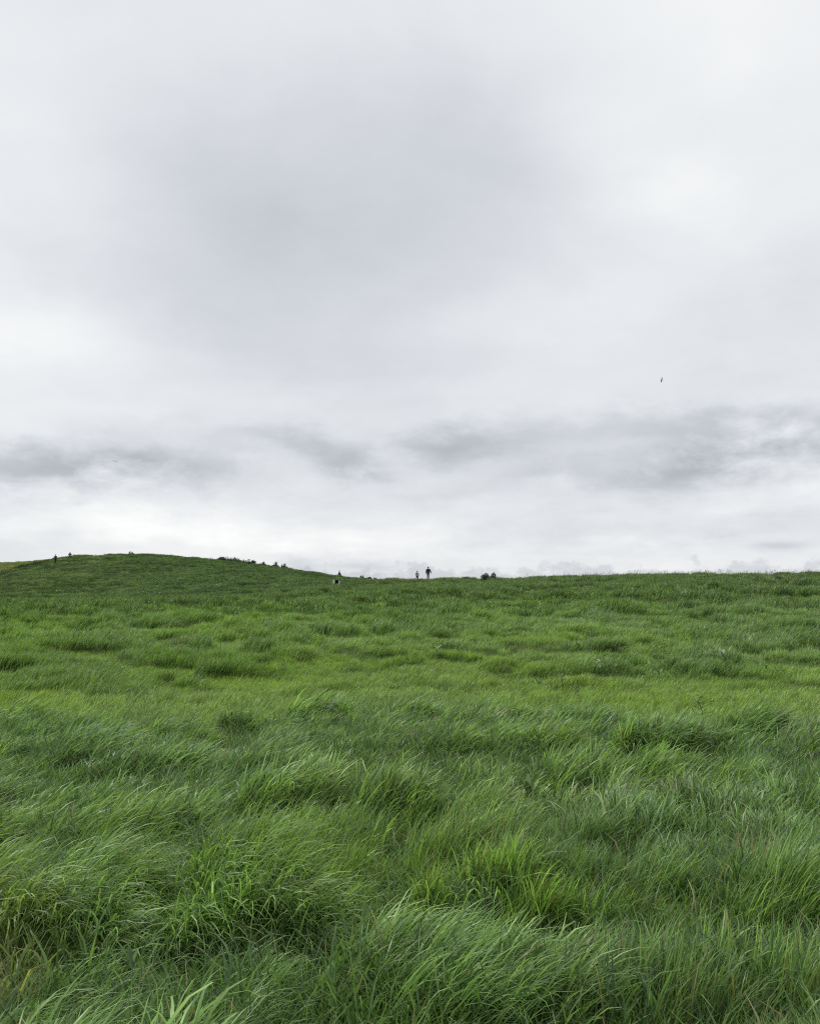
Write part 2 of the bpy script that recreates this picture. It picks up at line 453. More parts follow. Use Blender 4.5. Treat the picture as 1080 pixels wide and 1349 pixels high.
def scatter(name, coll, P, rot, scl, kind, tint):
    me = bpy.data.meshes.new(name); n = len(P)
    me.vertices.add(n); me.vertices.foreach_set('co', np.asarray(P, np.float32).ravel())
    for nm, ty, key, arr in (('rot', 'FLOAT_VECTOR', 'vector', rot), ('scl', 'FLOAT_VECTOR', 'vector', scl),
                             ('which', 'INT', 'value', kind), ('tint', 'FLOAT_COLOR', 'color', tint)):
        a = me.attributes.new(nm, ty, 'POINT')
        a.data.foreach_set(key, np.asarray(arr, np.int32 if ty == 'INT' else np.float32).ravel())
    me.update()
    o = bpy.data.objects.new(name, me); COL.objects.link(o)
    g = bpy.data.node_groups.new(name, 'GeometryNodeTree')
    g.interface.new_socket('Geometry', in_out='INPUT', socket_type='NodeSocketGeometry')
    g.interface.new_socket('Geometry', in_out='OUTPUT', socket_type='NodeSocketGeometry')
    gi = g.nodes.new('NodeGroupInput'); go = g.nodes.new('NodeGroupOutput')
    ip = g.nodes.new('GeometryNodeInstanceOnPoints'); ci = g.nodes.new('GeometryNodeCollectionInfo')
    ci.inputs['Collection'].default_value = coll; ci.inputs['Separate Children'].default_value = True
    ci.inputs['Reset Children'].default_value = True
    ip.inputs['Pick Instance'].default_value = True
    def na(nm, ty):
        q = g.nodes.new('GeometryNodeInputNamedAttribute'); q.data_type = ty; q.inputs['Name'].default_value = nm
        return q.outputs['Attribute']
    g.links.new(gi.outputs[0], ip.inputs['Points']); g.links.new(ci.outputs[0], ip.inputs['Instance'])
    g.links.new(na('which', 'INT'), ip.inputs['Instance Index'])
    g.links.new(na('rot', 'FLOAT_VECTOR'), ip.inputs['Rotation']); g.links.new(na('scl', 'FLOAT_VECTOR'), ip.inputs['Scale'])
    g.links.new(ip.outputs[0], go.inputs[0])
    md = o.modifiers.new('scatter', 'NODES'); md.node_group = g
    return o
def hexs(c): return np.array(c, float)

C_LUSH = hexs((0.178, 0.308, 0.078)); C_BLUE = hexs((0.168, 0.290, 0.112)); C_YEL = hexs((0.195, 0.315, 0.066))
C_OLIVE = hexs((0.200, 0.255, 0.105)); C_DARK = hexs((0.072, 0.140, 0.050)); C_DRY = hexs((0.21, 0.20, 0.08))

def pts_in_view(y0, y1, dens, mpx=260, extra=1.2):
    """random ground points in the wedge the camera and its neighbourhood see"""
    hw = lambda y: (540+mpx)/F*y + extra
    A = (y1-y0)*2*hw(y1); n = int(A*dens)
    y = rng.uniform(y0, y1, n); x = rng.uniform(-hw(y1), hw(y1), n)
    m = np.abs(x) < hw(y); return x[m], y[m]
def mixc(a, b, f): return a*(1-f[:, None]) + b*f[:, None]
def ones(n): return np.ones(n)

# ------------------------------------------------------------------ hill track (where the walkers go)
TR = [Vector((p[0]-1.6, p[1], 0)) for p in LTR]
def track_dist(x, y):
    d = np.full(x.shape, 1e9)
    for a, b in zip(TR[:-1], TR[1:]):
        ax, ay, bx, by = a.x, a.y, b.x, b.y
        L2 = (bx-ax)**2+(by-ay)**2
        t = np.clip(((x-ax)*(bx-ax)+(y-ay)*(by-ay))/L2, 0, 1)
        d = np.minimum(d, np.hypot(x-ax-t*(bx-ax), y-ay-t*(by-ay)))
    return d

# ------------------------------------------------------------------ foreground tussock grass
def wind(x, y):
    return 0.15 + (fbm(x*0.45, y*0.45, 61, 3)-0.5)*2.4
c_tall = bpy.data.collections.new('tall_grass_tufts')
rr = random.Random(3)
for i in range(14):
    grass_proto(c_tall, 'tuft_%02d' % i, 22, 0.07, 0.33, (0.0060, 0.0075, 0.0085)[i % 3], 0.22, (1.2, 1.6, 2.0)[i % 3], 6, 0.55, rr)
for i in range(4):                                   # finer, more upright
    grass_proto(c_tall, 'tuft_%02d' % (14+i), 24, 0.07, 0.31, 0.0065, 0.12, 0.8, 5, 0.7, rr)
for i in range(12):                                  # coarser blades for the far side of the tussock belt
    grass_proto(c_tall, 'tuft_%02d' % (18+i), 18, 0.08, 0.33, (0.012, 0.015)[i % 2], 0.22, (1.2, 1.6, 2.0)[i % 3], 5, 0.6, rr)
parts_ = [pts_in_view(1.6, 7.0, 230, 300), pts_in_view(7.0, 13.8, 150, 220)]
x = np.concatenate([p[0] for p in parts_]); y = np.concatenate([p[1] for p in parts_])
tz = tuss_zone(x, y)
m = rng.random(len(x)) < tz; x, y = x[m], y[m]
corner = np.hypot((x+1.72)/0.42, (y-3.55)/0.50)
ox, oy, dd, edge, rv = tussock(x, y)
m = rng.random(len(x)) < sstep(0.75, 1.25, corner)*(0.55 + 0.45*np.clip(edge*1.6, 0, 1))*(0.45+0.55*sstep(0.40, 0.52, fbm(x*3.2, y*2.6, 37, 2))); x, y, ox, oy, dd, edge, rv = [q[m] for q in (x, y, ox, oy, dd, edge, rv)]
n = len(x)
w = wind(x, y)
vx = np.cos(w)*1.0 + ox/0.5*0.62; vy = np.sin(w)*1.0 + oy/0.5*0.62
yaw = np.arctan2(vy, vx) + (fbm(x*2.5, y*2.5, 39, 2)-0.5)*1.6 + rng.normal(0, 0.15, n)
hn = fbm(x*0.6, y*0.6, 71, 3)
sc = (0.72 + 0.36*rv + 0.6*(hn-0.45))*(0.74+0.32*edge)*rng.uniform(0.85, 1.15, n)
sc *= 0.66 + 0.70*fbm(x*2.2, y*1.8, 41, 2)
sc = np.clip(sc, 0.42, 1.3)*0.92*(1+0.22*sstep(9.5, 11.5, y))
sc *= 1 - 0.35*(1-sstep(3.5, 4.2, y))*(1-sstep(-2.2, -1.0, x))      # cropped corner at the lower left
upright = fbm(x*0.55, y*0.55, 81, 2) > 0.56
kind = np.where(upright & (rng.random(n) < 0.75), rng.integers(14, 18, n), rng.integers(0, 14, n))
kind = np.where(rng.random(n) < sstep(5.5, 8.5, y)*0.85, rng.integers(18, 30, n), kind)
pitch = np.clip(0.22 + 0.6*(fbm(x*0.5, y*0.5, 91, 2)-0.45) + rng.normal(0, 0.07, n), -0.05, 0.6)
rot = np.stack([rng.normal(0, 0.06, n), pitch, yaw], -1)
cb = sstep(0.35, 0.65, fbm(x*0.5, y*0.5, 101, 3)); cy_ = sstep(0.52, 0.70, fbm(x*0.42+9, y*0.42, 103, 3))
col = mixc(np.tile(C_LUSH, (n, 1)), C_BLUE, cb*0.5); col = mixc(col, C_YEL, cy_*0.45)
col = mixc(col, C_DRY, (sstep(0.70, 0.82, fbm(x*1.6, y*1.6, 105, 3)))*0.4)
col *= rng.uniform(0.7, 1.3, n)[:, None]
col = np.concatenate([col, np.ones((n, 1))], 1)
P = np.stack([x, y, Hz(x, y)-0.01], -1)
o = scatter('meadow_grass', c_tall, P, rot, np.stack([sc*1.02, sc*1.02, sc], -1), kind, col)
tag(o, 'long rank green grass in wind-blown tussocks across the foreground', 'grass', kind='stuff')

# fine pale undergrowth seen between the tussocks and at the lower left corner
c_low = bpy.data.collections.new('low_grass_tufts')
for i in range(6):
    grass_proto(c_low, 'low_%02d' % i, 26, 0.10, 0.20, 0.0065, 0.30, 1.1, 3, 1.6, rr)
gx_, gy_ = np.meshgrid(np.arange(-9.6, 9.6, 0.088), np.arange(1.8, 13.5, 0.088))       # jittered grid: no bald spots
x = gx_.ravel() + rng.uniform(-.05, .05, gx_.size); y = gy_.ravel() + rng.uniform(-.05, .05, gx_.size)
m = np.abs(x) < (800/F*y + 1.2); x, y = x[m], y[m]; m = rng.random(len(x)) < tuss_zone(x, y); x, y = x[m], y[m]; n = len(x)
col = mixc(np.tile(C_DARK*1.2, (n, 1)), C_YEL, rng.random(n)*0.4)
corner = 1-sstep(0.6, 1.2, np.hypot((x+1.72)/0.42, (y-3.55)/0.50))
col = mixc(col, np.array((0.27, 0.30, 0.12)), corner*rng.uniform(0.3, 1, n))
P = np.stack([x, y, Hz(x, y)-0.01], -1); sc = rng.uniform(0.7, 1.5, n)
o = scatter('undergrowth', c_low, P, np.stack([np.zeros(n), np.zeros(n), rng.uniform(0, 6.28, n)], -1), np.stack([sc]*3, -1),
            rng.integers(0, 6, n), np.concatenate([col, np.ones((n, 1))], 1))
tag(o, 'low fine grass growing between the foreground tussocks', 'grass', kind='stuff')

# ------------------------------------------------------------------ middle meadow
c_mid = bpy.data.collections.new('mid_grass_tufts')
for i in range(8):
    grass_proto(c_mid, 'mid_%02d' % i, 46, 0.20, 0.30, 0.010, 0.22, (0.9, 1.4)[i % 2], 4, 0.7, rr)
parts_ = [pts_in_view(8.5, 24.0, 48, 200), pts_in_view(24.0, 48.0, 24, 160)]
x = np.concatenate([p[0] for p in parts_]); y = np.concatenate([p[1] for p in parts_])
m = rng.random(len(x)) > tuss_zone(x, y)*0.97; x, y = x[m], y[m]; n = len(x)
yaw = wind(x*0.6, y*0.6)*0.8 + rng.normal(0, 0.3, n)
lump = fbm(x*1.0, y*0.75, 48, 4)
dark = sstep(0.50, 0.64, lump)*sstep(0.42, 0.56, fbm(x*0.2, y*0.14, 112, 3))
sc = 0.62 + 0.75*(fbm(x*0.35, y*0.35, 113, 3)-0.4) + 0.55*dark
sc *= 0.62 + 0.63*sstep(17, 32, y)
nearband = 1-sstep(14.5, 21, y + 3*(fbm(x*0.2, y*0.1, 119, 2)-0.5))
sc = np.clip(sc, 0.60, 1.6)*rng.uniform(0.8, 1.2, n)
band = 1-sstep(24, 46, y + 8*(fbm(x*0.1, y*0.1, 115, 2)-0.5))
yel = np.clip(0.05 + 0.50*band + 0.45*nearband - 0.5*dark + 0.9*(fbm(x*0.2, y*0.2, 117, 3)-0.5), 0, 1)
col = mixc(np.tile(C_LUSH*1.05, (n, 1)), C_YEL, yel); col = mixc(col, C_DARK*1.1, dark*0.42)
col *= (rng.uniform(0.74, 1.22, n)*(1+0.08*nearband))[:, None]
P = np.stack([x, y, Hz(x, y)-0.01], -1)
o = scatter('short_grass', c_mid, P, np.stack([rng.normal(0, .08, n), rng.normal(0.12, .1, n), yaw], -1), np.stack([sc, sc, sc], -1),
            rng.integers(0, 8, n), np.concatenate([col, np.ones((n, 1))], 1))
tag(o, 'shorter yellow-green grass of the middle meadow behind the tussocks', 'grass', kind='stuff')

# ------------------------------------------------------------------ far field and hill
c_far = bpy.data.collections.new('far_grass_tufts')
for i in range(8):
    grass_proto(c_far, 'far_%02d' % i, 42, 0.36, 0.34, 0.024, 0.22, (0.7, 1.3)[i % 2], 3, 1.1, rr)
parts_ = [pts_in_view(44.0, 90.0, 8.5, 140), pts_in_view(90.0, 225.0, 4.0, 100)]
x = np.concatenate([p[0] for p in parts_]); y = np.concatenate([p[1] for p in parts_]); n = len(x)
u = x/y*F + 540
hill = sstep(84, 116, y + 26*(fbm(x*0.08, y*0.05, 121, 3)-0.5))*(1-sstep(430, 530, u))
lump = fbm(x*0.42+3, y*0.22, 49, 3); dark = sstep(0.52, 0.62, lump)
fine = sstep(0.55, 0.7, fbm(x*0.9, y*0.45, 124, 3))
yel = np.clip(0.42*(1-sstep(60, 100, y)) + 1.3*(fbm(x*0.06, y*0.06, 125, 3)-0.5), 0, 1)*(1-hill)
td = track_dist(x, y)
col = mixc(np.tile(C_LUSH*0.98, (n, 1)), C_YEL, yel)
col = mixc(col, C_OLIVE, np.clip(0.35+1.6*(fbm(x*0.05+4, y*0.05, 127, 3)-0.45), 0, 0.9)*sstep(60, 110, y))
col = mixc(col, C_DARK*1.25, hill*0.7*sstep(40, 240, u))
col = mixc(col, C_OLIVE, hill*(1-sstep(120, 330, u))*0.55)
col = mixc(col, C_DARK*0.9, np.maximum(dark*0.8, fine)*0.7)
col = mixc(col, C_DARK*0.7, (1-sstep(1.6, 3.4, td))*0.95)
sc = (0.8 + 0.5*hill*sstep(0.52, 0.66, fbm(x*0.35+2, y*0.30, 153, 3)) + 0.8*(fbm(x*0.25, y*0.25, 128, 3)-0.5) + 0.5*np.maximum(dark, fine))*rng.uniform(0.8, 1.2, n)
sc = np.clip(sc, 0.6, 1.7)*(1-0.25*hill)*(1-0.5*(1-sstep(0.5, 1.5, td)))
mott = sstep(0.46, 0.60, fbm(x*0.22+5, y*0.10, 151, 4))
behind = ledge(x, y)*(td > 2.5)
streak = sstep(0.52, 0.66, fbm(x*0.35+2, y*0.30, 153, 3))
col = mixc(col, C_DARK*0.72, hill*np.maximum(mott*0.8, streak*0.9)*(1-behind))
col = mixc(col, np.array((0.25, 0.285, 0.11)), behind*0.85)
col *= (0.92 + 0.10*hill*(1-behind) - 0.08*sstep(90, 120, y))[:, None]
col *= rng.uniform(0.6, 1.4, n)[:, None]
col = mixc(col, C_DARK*0.30, (1-sstep(1.6, 3.6, td))*0.95*(hill > 0.5))   # grass tinted much darker in a band along the track
yaw = wind(x*0.3, y*0.3)*0.6 + rng.normal(0, 0.5, n)
worn = (1-sstep(2.0, 4.5, np.abs(x-slopes(557, 764)[0]*y)))*(1-sstep(3, 8, np.abs(y-crest(557).y+3)))
col = mixc(col, np.array((0.30, 0.30, 0.17)), worn*0.6)
for wx in (549.5, 564):
    a_ = slopes(wx, 764)[0]; yc_ = crest(wx).y
    sc *= 1-0.75*(1-sstep(1.0, 2.5, np.abs(x-a_*y)))*(1-sstep(8, 16, np.abs(y-yc_)))
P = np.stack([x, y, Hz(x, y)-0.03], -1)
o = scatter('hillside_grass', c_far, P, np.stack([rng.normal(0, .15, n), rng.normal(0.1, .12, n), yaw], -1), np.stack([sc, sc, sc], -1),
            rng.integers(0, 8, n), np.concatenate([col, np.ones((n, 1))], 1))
tag(o, 'rough distant grass covering the upper field and the hill', 'grass', kind='stuff')

# ------------------------------------------------------------------ broad-leaved weeds growing in drifts
def leaf_blade(V, Fc, VA, root, phi, tilt, L, wd, vary, curl=0.7, segs=5):
    """lanceolate leaf with a folded midrib"""
    d = np.array([math.cos(phi), math.sin(phi), 0.0]); s = np.array([-math.sin(phi), math.cos(phi), 0.0])
    p = np.array(root, float); base = len(V); th = tilt
    for k in range(segs+1):
        tt = k/segs
        w = wd*0.5*max(0.04, math.sin(math.pi*min(1, tt*0.9+0.06))**0.8)
        up = np.array([-math.cos(th)*d[0], -math.cos(th)*d[1], math.sin(th)])
        V += [tuple(p-s*w+up*w*0.35), tuple(p), tuple(p+s*w+up*w*0.35)]; VA += [vary]*3
        th = tilt + curl*tt
        p = p + L/segs*(math.sin(th)*d + math.cos(th)*np.array([0, 0, 1.0]))
    for k in range(segs):
        a = base+3*k; Fc += [(a, a+1, a+4, a+3), (a+1, a+2, a+5, a+4)]
c_herb = bpy.data.collections.new('weed_clumps')
for i in range(6):
    V, Fc, VA = [], [], []
    for k in range(44):
        r = 0.3*math.sqrt(rr.random()); a = rr.random()*6.28
        leaf_blade(V, Fc, VA, (r*math.cos(a), r*math.sin(a), rr.uniform(0, 0.22)), rr.random()*6.28, rr.uniform(0.2, 0.9), rr.uniform(0.07, 0.15), rr.uniform(0.03, 0.05), rr.random()*0.97, 0.9, 3)
    finish_proto('weed_%02d' % i, V, Fc, VA, M_HERB, c_herb)
parts_ = [pts_in_view(15, 40, 3.0, 160), pts_in_view(40, 150, 1.8, 100), pts_in_view(150, 215, 0.8, 60)]
x = np.concatenate([p[0] for p in parts_]); y = np.concatenate([p[1] for p in parts_])
u = x/y*F+540
pr = sstep(0.56, 0.66, fbm(x*0.22, y*0.12, 131, 4))*(0.08+0.92*sstep(30, 55, y)) + 0.5*sstep(0.60, 0.7, fbm(x*1.1, y*0.6, 133, 2))*sstep(30, 60, y)
pr = pr*(0.55 + 0.6*sstep(500, 900, u)) + 0.35*sstep(100, 130, y)*(1-sstep(300, 500, u))*sstep(120, 260, u)
m = rng.random(len(x)) < np.clip(pr*1.8, 0, 1); x, y = x[m], y[m]; n = len(x)
col = mixc(np.tile(C_DARK, (n, 1)), C_LUSH*0.9, rng.random(n)*0.8); pale = rng.random(n) < 0.02
col[pale] = (0.20, 0.27, 0.15)
sc = rng.uniform(0.5, 1.35, n)*(0.75+0.35*sstep(30, 90, y))
P = np.stack([x, y, Hz(x, y)+0.02], -1)
o = scatter('weed_patch', c_herb, P, np.stack([np.zeros(n), np.zeros(n), rng.uniform(0, 6.28, n)], -1), np.stack([sc, sc, sc*0.9], -1),
            rng.integers(0, 6, n), np.concatenate([col, np.ones((n, 1))], 1))
tag(o, 'dark broad-leaved weeds growing in drifts over the upper field', 'weeds', kind='stuff')

# ------------------------------------------------------------------ seed stalks on the right-hand skyline and through the field
c_st = bpy.data.collections.new('seed_stalks')
for i in range(5):
    V, Fc, VA = [], [], []
    for k in range(5):
        a = rr.random()*6.28; r = rr.random()*0.25; phi = rr.gauss(0, 0.4); L = rr.uniform(0.45, 0.85)
        th0 = rr.uniform(0.02, 0.15); bd = rr.uniform(0.1, 0.5); v_ = rr.random()*0.9
        root = (r*math.cos(a), r*math.sin(a), 0)
        ribbon(V, Fc, VA, root, phi, L, 0.010, th0, bd, 4, v_)
        ribbon(V, Fc, VA, root, phi, L, 0.010, th0, bd, 4, v_, math.pi/2)
        tip = np.array(V[-1])
        for q in range(7):
            ribbon(V, Fc, VA, tuple(tip+np.array([0, 0, -0.17+q*0.022])), rr.random()*6.28, 0.055, 0.018, 0.7, 0.5, 2, v_)
    finish_proto('stalk_%02d' % i, V, Fc, VA, M_STALK, c_st)
pa = pts_in_view(16, 90, 0.16, 100); pb = pts_in_view(95, 140, 0.5, 40)
x = np.concatenate([pa[0], pb[0]]); y = np.concatenate([pa[1], pb[1]]); u = x/y*F+540
m = (y < 90) | (rng.random(len(x)) < 0.9*sstep(640, 820, u)); x, y = x[m], y[m]; n = len(x)
sc = rng.uniform(0.5, 1.15, n)*np.where(y < 90, 0.6, 1.15)
P = np.stack([x, y, Hz(x, y)], -1)
o = scatter('seed_stalks', c_st, P, np.stack([np.zeros(n), rng.normal(0.1, 0.08, n), rng.normal(0, 0.4, n)], -1), np.stack([sc]*3, -1),
            rng.integers(0, 5, n), np.ones((n, 4)))
tag(o, 'thin dry seed stalks rising above the grass along the right skyline', 'grass', kind='stuff')

# ------------------------------------------------------------------ countable plants
def foliage(name, parent, lobes, nleaf, leaf, mat, rnd, flat=0.0):
    """leaf-sized faces through lumpy lobes (cx, cy, cz, rx, ry, rz)"""
    V, Fc, VA = [], [], []
    tot = sum(l[3]*l[4]*l[5] for l in lobes)
    for (cx, cy, cz, rx, ry, rz) in lobes:
        for k in range(int(nleaf*(rx*ry*rz)/tot)+6):
            while True:
                q = Vector((rnd.uniform(-1, 1), rnd.uniform(-1, 1), rnd.uniform(-1, 1)))
                if q.length < 1: break
            if q.length < 0.45: q = q*1.6 if q.length > 0.05 else q
            q *= rnd.uniform(0.85, 1.12)
            c = Vector((cx+q.x*rx, cy+q.y*ry, max(0.02, cz+q.z*rz)))
            n_ = Vector((rnd.gauss(0, 1), rnd.gauss(0, 1), rnd.gauss(0, 1))).normalized()
            t1 = n_.orthogonal().normalized(); t2 = n_.cross(t1); s = leaf*rnd.uniform(0.6, 1.4)
            b0 = len(V); vr = rnd.random()*0.95
            V += [tuple(c-t1*s), tuple(c+t2*s*0.55), tuple(c+t1*s), tuple(c-t2*s*0.55)]; VA += [vr]*4
            Fc.append((b0, b0+1, b0+2, b0+3))
    o = mesh_obj(name, V, Fc, mat, parent, smooth=False)
    at = o.data.attributes.new('vary', 'FLOAT', 'POINT'); at.data.foreach_set('value', np.array(VA, np.float32))
    return o
def tube(V, Fc, pts, rad, n=6):
    base = len(V)
    for i, p in enumerate(pts):
        p = Vector(p); d = (Vector(pts[min(i+1, len(pts)-1)])-Vector(pts[max(i-1, 0)])).normalized()
        a = d.orthogonal().normalized(); b_ = d.cross(a)
        for k in range(n):
            an = 2*math.pi*k/n; V.append(tuple(p + (a*math.cos(an)+b_*math.sin(an))*rad[i]))
    for i in range(len(pts)-1):
        for k in range(n):
            Fc.append((base+i*n+k, base+i*n+(k+1) % n, base+(i+1)*n+(k+1) % n, base+(i+1)*n+k))
    Fc.append(tuple(base+k for k in range(n))[::-1]); Fc.append(tuple(base+(len(pts)-1)*n+k for k in range(n)))
def shrub(name, p, w, h, label, cat, group, mat, seed, shape='round', nleaf=420, leaf=0.07):
    rnd = random.Random(seed)
    root = empty(name, p, rnd.uniform(0, 0.3) if shape != 'round' else 0, label=label, cat=cat, group=group)
    V, Fc = [], []
    for k in range(4):
        a = k*1.57+rnd.random(); e = (math.cos(a)*w*0.28, math.sin(a)*w*0.28, h*0.7)
        tube(V, Fc, [(0, 0, -0.1), (e[0]*0.35, e[1]*0.35, h*0.35), e], [0.035*h, 0.025*h, 0.01*h])
    mesh_obj('stem', V, Fc, M_WOOD, root)
    if shape == 'cone':
        lob = [(0, 0, h*0.22, w*0.5, w*0.5, h*0.24), (0, 0, h*0.48, w*0.34, w*0.34, h*0.22), (0, 0, h*0.78, w*0.15, w*0.15, h*0.24)]
    elif shape == 'spiky':
        lob = [(rnd.uniform(-.38, .38)*w, rnd.uniform(-.3, .3)*w, h*0.30*q, w*0.13, w*0.13, h*0.42*q) for q in [rnd.uniform(0.5, 1.3) for _ in range(8)]]
        lob.append((0, 0, h*0.12, w*0.60, w*0.60, h*0.26))
    else:
        lob = [(w*0.05, 0, h*0.42, w*0.34, w*0.34, h*0.52)]
        for k in range(6):
            a = rnd.random()*6.28
            lob.append((math.cos(a)*w*0.28, math.sin(a)*w*0.28, h*rnd.uniform(0.15, 0.48), w*0.2, w*0.2, h*0.24))
    foliage('foliage', root, lob, nleaf, leaf, mat, rnd)
    return root
mpp = lambda y: y/F          # metres per photo pixel at depth y
HG = 'shrubs along the hilltop skyline'
for i, (px, wp, hp_, shape, lab) in enumerate([
    (172, 6, 4, 'spiky', 'tiny wispy shrub alone on the top of the hill'),
    (291, 9, 3.5, 'round', 'low dark shrub at the left end of the hilltop shrub row'),
    (302, 11, 5.0, 'spiky', 'second shrub from the left in the hilltop row, low and ragged'),
    (313, 10, 5.5, 'spiky', 'third shrub from the left in the hilltop row, ragged top'),
    (323, 9, 6.5, 'spiky', 'spiky dark shrub in the middle of the hilltop row, taller than its neighbours'),
    (333, 8, 4.5, 'round', 'low rounded shrub in the hilltop row just right of the spiky one'),
    (345, 7, 4.5, 'spiky', 'small narrow shrub standing in the gap of the hilltop row'),
    (362, 7, 8.0, 'spiky', 'tall dark shrub, left one of the pair ending the hilltop row'),
    (374, 6, 7.0, 'spiky', 'tall dark shrub, right one of the pair ending the hilltop row'),
    (477, 4, 4.5, 'spiky', 'small upright shrub on the low end of the hill ridge'),
    (486, 6, 3.0, 'round', 'low round shrub between two upright ones on the hill ridge'),
    (494, 3, 3.5, 'spiky', 'smallest upright shrub at the foot of the hill ridge')]):
    c = crest(px); k = mpp(c.y)
    shrub('shrub', (c.x, c.y, c.z), wp*1.45*k, (hp_+1.6)*k, lab, 'shrub', HG, M_BUSHG, 50+i, shape, 650, 0.10)
c = crest(447); k = mpp(c.y)
shrub('small_conifer', c, 6*k, 9*k, 'dark pointed bush standing alone on the skyline above the white box', 'bush', None, M_BUSH, 90, 'cone', 420, 0.06)
for i, (px, wp, hp_, lab) in enumerate([
    (597, 8, 3.0, 'flat dark bush low on the skyline right of the two walkers'),
    (613, 9, 4.0, 'small domed bush on the skyline between the walkers and the black bushes'),
    (639, 14, 10, 'black bush on the skyline, wider left one of the touching pair'),
    (648.5, 11, 10.5, 'black bush on the skyline, rounder right one of the touching pair')]):
    c = crest(px); k = mpp(c.y)
    shrub('bush', (c.x, c.y-1.0*(i % 2), c.z), wp*k, hp_*k, lab, 'bush', 'dark bushes along the far ridge', M_BUSH if i > 1 else M_BUSHG, 120+i, 'round', 1500, 0.042)

M_DOCKP = leafy('pale_dock_leaf', (0.24, 0.32, 0.18), 0.5, 0.2)
def dock(px, row, hp_, label, seed, name='broad_leaf_plant', pale=False, nl=8, y=None):
    p = locate(px, row); k = mpp(p.y); h = hp_*k; rnd = random.Random(seed)
    root = empty(name, p, rnd.random()*6.28, label=label, cat='plant', group='broad-leaved plants among the grass')
    for i in range(nl):
        V, Fc, VA = [], [], []
        leaf_blade(V, Fc, VA, (0, 0, 0.05), i*2.4+rnd.random(), rnd.uniform(0.05, 0.5), h*rnd.uniform(0.7, 1.1), h*0.22, rnd.random()*0.9, rnd.uniform(0.3, 1.0), 6)
        o = mesh_obj('leaf', V, Fc, M_DOCKP if pale else M_DOCK, root)
        at = o.data.attributes.new('vary', 'FLOAT', 'POINT'); at.data.foreach_set('value', np.array(VA, np.float32))
    return root
for i, a in enumerate([
    (697, 1075, 40, 'largest broad-leaved plant, upright pale leaf among the tussocks right of centre', False, 5),
    (748, 985, 26, 'broad-leaved plant at the back edge of the tussock grass, right of centre', False, 7),
    (968, 965, 22, 'broad-leaved plant behind the tussock edge near the tall dark weed', False, 7),
    (740, 908, 15, 'small pale plant in the yellow-green grass right of centre', True, 6),
    (955, 880, 26, 'pale leafy plant in the right part of the middle meadow', True, 9),
    (985, 860, 20, 'pale leafy plant just behind another one in the right middle meadow', True, 8),
    (575, 862, 12, 'tiny pale plant in the centre of the middle meadow', True, 5),
    (170, 1310, 34, 'broad-leaved plant deep in the grass near the lower left corner', False, 5)]):
    dock(a[0], a[1], a[2], a[3], 200+i, pale=a[4], nl=a[5])

# tall dark branching weed behind the tussock edge (right)
def branchy(px, row, hp_, label, seed, mat, cat='weed', name='tall_weed'):
    p = locate(px, row); k = mpp(p.y); h = hp_*k; rnd = random.Random(seed)
    root = empty(name, p, 0, label=label, cat=cat)
    V, Fc = [], []
    tube(V, Fc, [(0, 0, -0.1), (-0.06*h, 0, h*0.5), (-0.22*h, 0, h)], [0.02*h, 0.014*h, 0.005*h])
    for q in range(7):
        z = h*rnd.uniform(0.3, 0.95); s = (-1, 1)[q % 2]; L = h*rnd.uniform(0.25, 0.5)
        x0 = -0.06*h*(z/h)*2
        tube(V, Fc, [(x0, 0, z), (x0+s*L*0.6, rnd.uniform(-.1, .1)*h, z+L*0.35), (x0+s*L, rnd.uniform(-.1, .1)*h, z+L*0.5)], [0.009*h, 0.007*h, 0.003*h], 5)
    mesh_obj('stem', V, Fc, M_WOOD, root)
    lob = [(rnd.uniform(-.45, .4)*h, rnd.uniform(-.15, .15)*h, h*rnd.uniform(0.3, 1.05), 0.12*h, 0.1*h, 0.10*h) for _ in range(10)]
    foliage('foliage', root, lob, 130, 0.035*h, mat, rnd)
    return root
branchy(928, 958, 36, 'dark bare weed stem bent to the left behind the tussock edge on the right', 300, M_DOCK)
branchy(85, 812, 13, 'brownish upright weed on the left at the foot of the hill', 301, plain('brown_weed', (0.10, 0.085, 0.045), 0.9))
branchy(951, 758, 7, 'dark weed standing on the right part of the skyline', 302, M_BUSHG)

# ------------------------------------------------------------------ small white box with a dark opening
M_WHITE = plain('weathered_white_concrete', (0.62, 0.62, 0.60), 0.85, 0.18, 6, 0.3)
M_DARKP = plain('dark_hollow', (0.035, 0.04, 0.045), 0.9)
p = locate(443, 771); k = mpp(p.y); bw, bh = 8.5*k, 7*k
box = empty('concrete_box', p, R(8), label='small weathered white concrete box with a dark round opening at the foot of the hill', cat='concrete box')
def boxmesh(name, x0, x1, y0, y1, z0, z1, mat, parent, bev=0.015):
    bm = bmesh.new(); bmesh.ops.create_cube(bm, size=1)
    for v_ in bm.verts: v_.co = Vector(((x0+x1)/2+v_.co.x*(x1-x0), (y0+y1)/2+v_.co.y*(y1-y0), (z0+z1)/2+v_.co.z*(z1-z0)))
    bmesh.ops.bevel(bm, geom=bm.edges[:], offset=bev, segments=2, affect='EDGES')
    me = bpy.data.meshes.new(name); bm.to_mesh(me); bm.free(); me.materials.append(mat)
    o = bpy.data.objects.new(name, me); COL.objects.link(o); o.parent = parent; return o
boxmesh('side_wall', -bw/2, -bw/2+0.16, -0.3, 0.3, -0.2, bh, M_WHITE, box)
boxmesh('side_wall', bw/2-0.12, bw/2, -0.3, 0.3, -0.2, bh*0.8, M_WHITE, box)
boxmesh('sill', -bw/2+0.162, bw/2-0.122, -0.28, 0.3, -0.2, bh*0.25, M_WHITE, box)
boxmesh('back_wall', -bw/2+0.162, bw/2-0.122, 0.22, 0.30, bh*0.25+0.003, bh*0.93, M_DARKP, box)
V, Fc = [], []
N = 20; r0 = bh*0.36
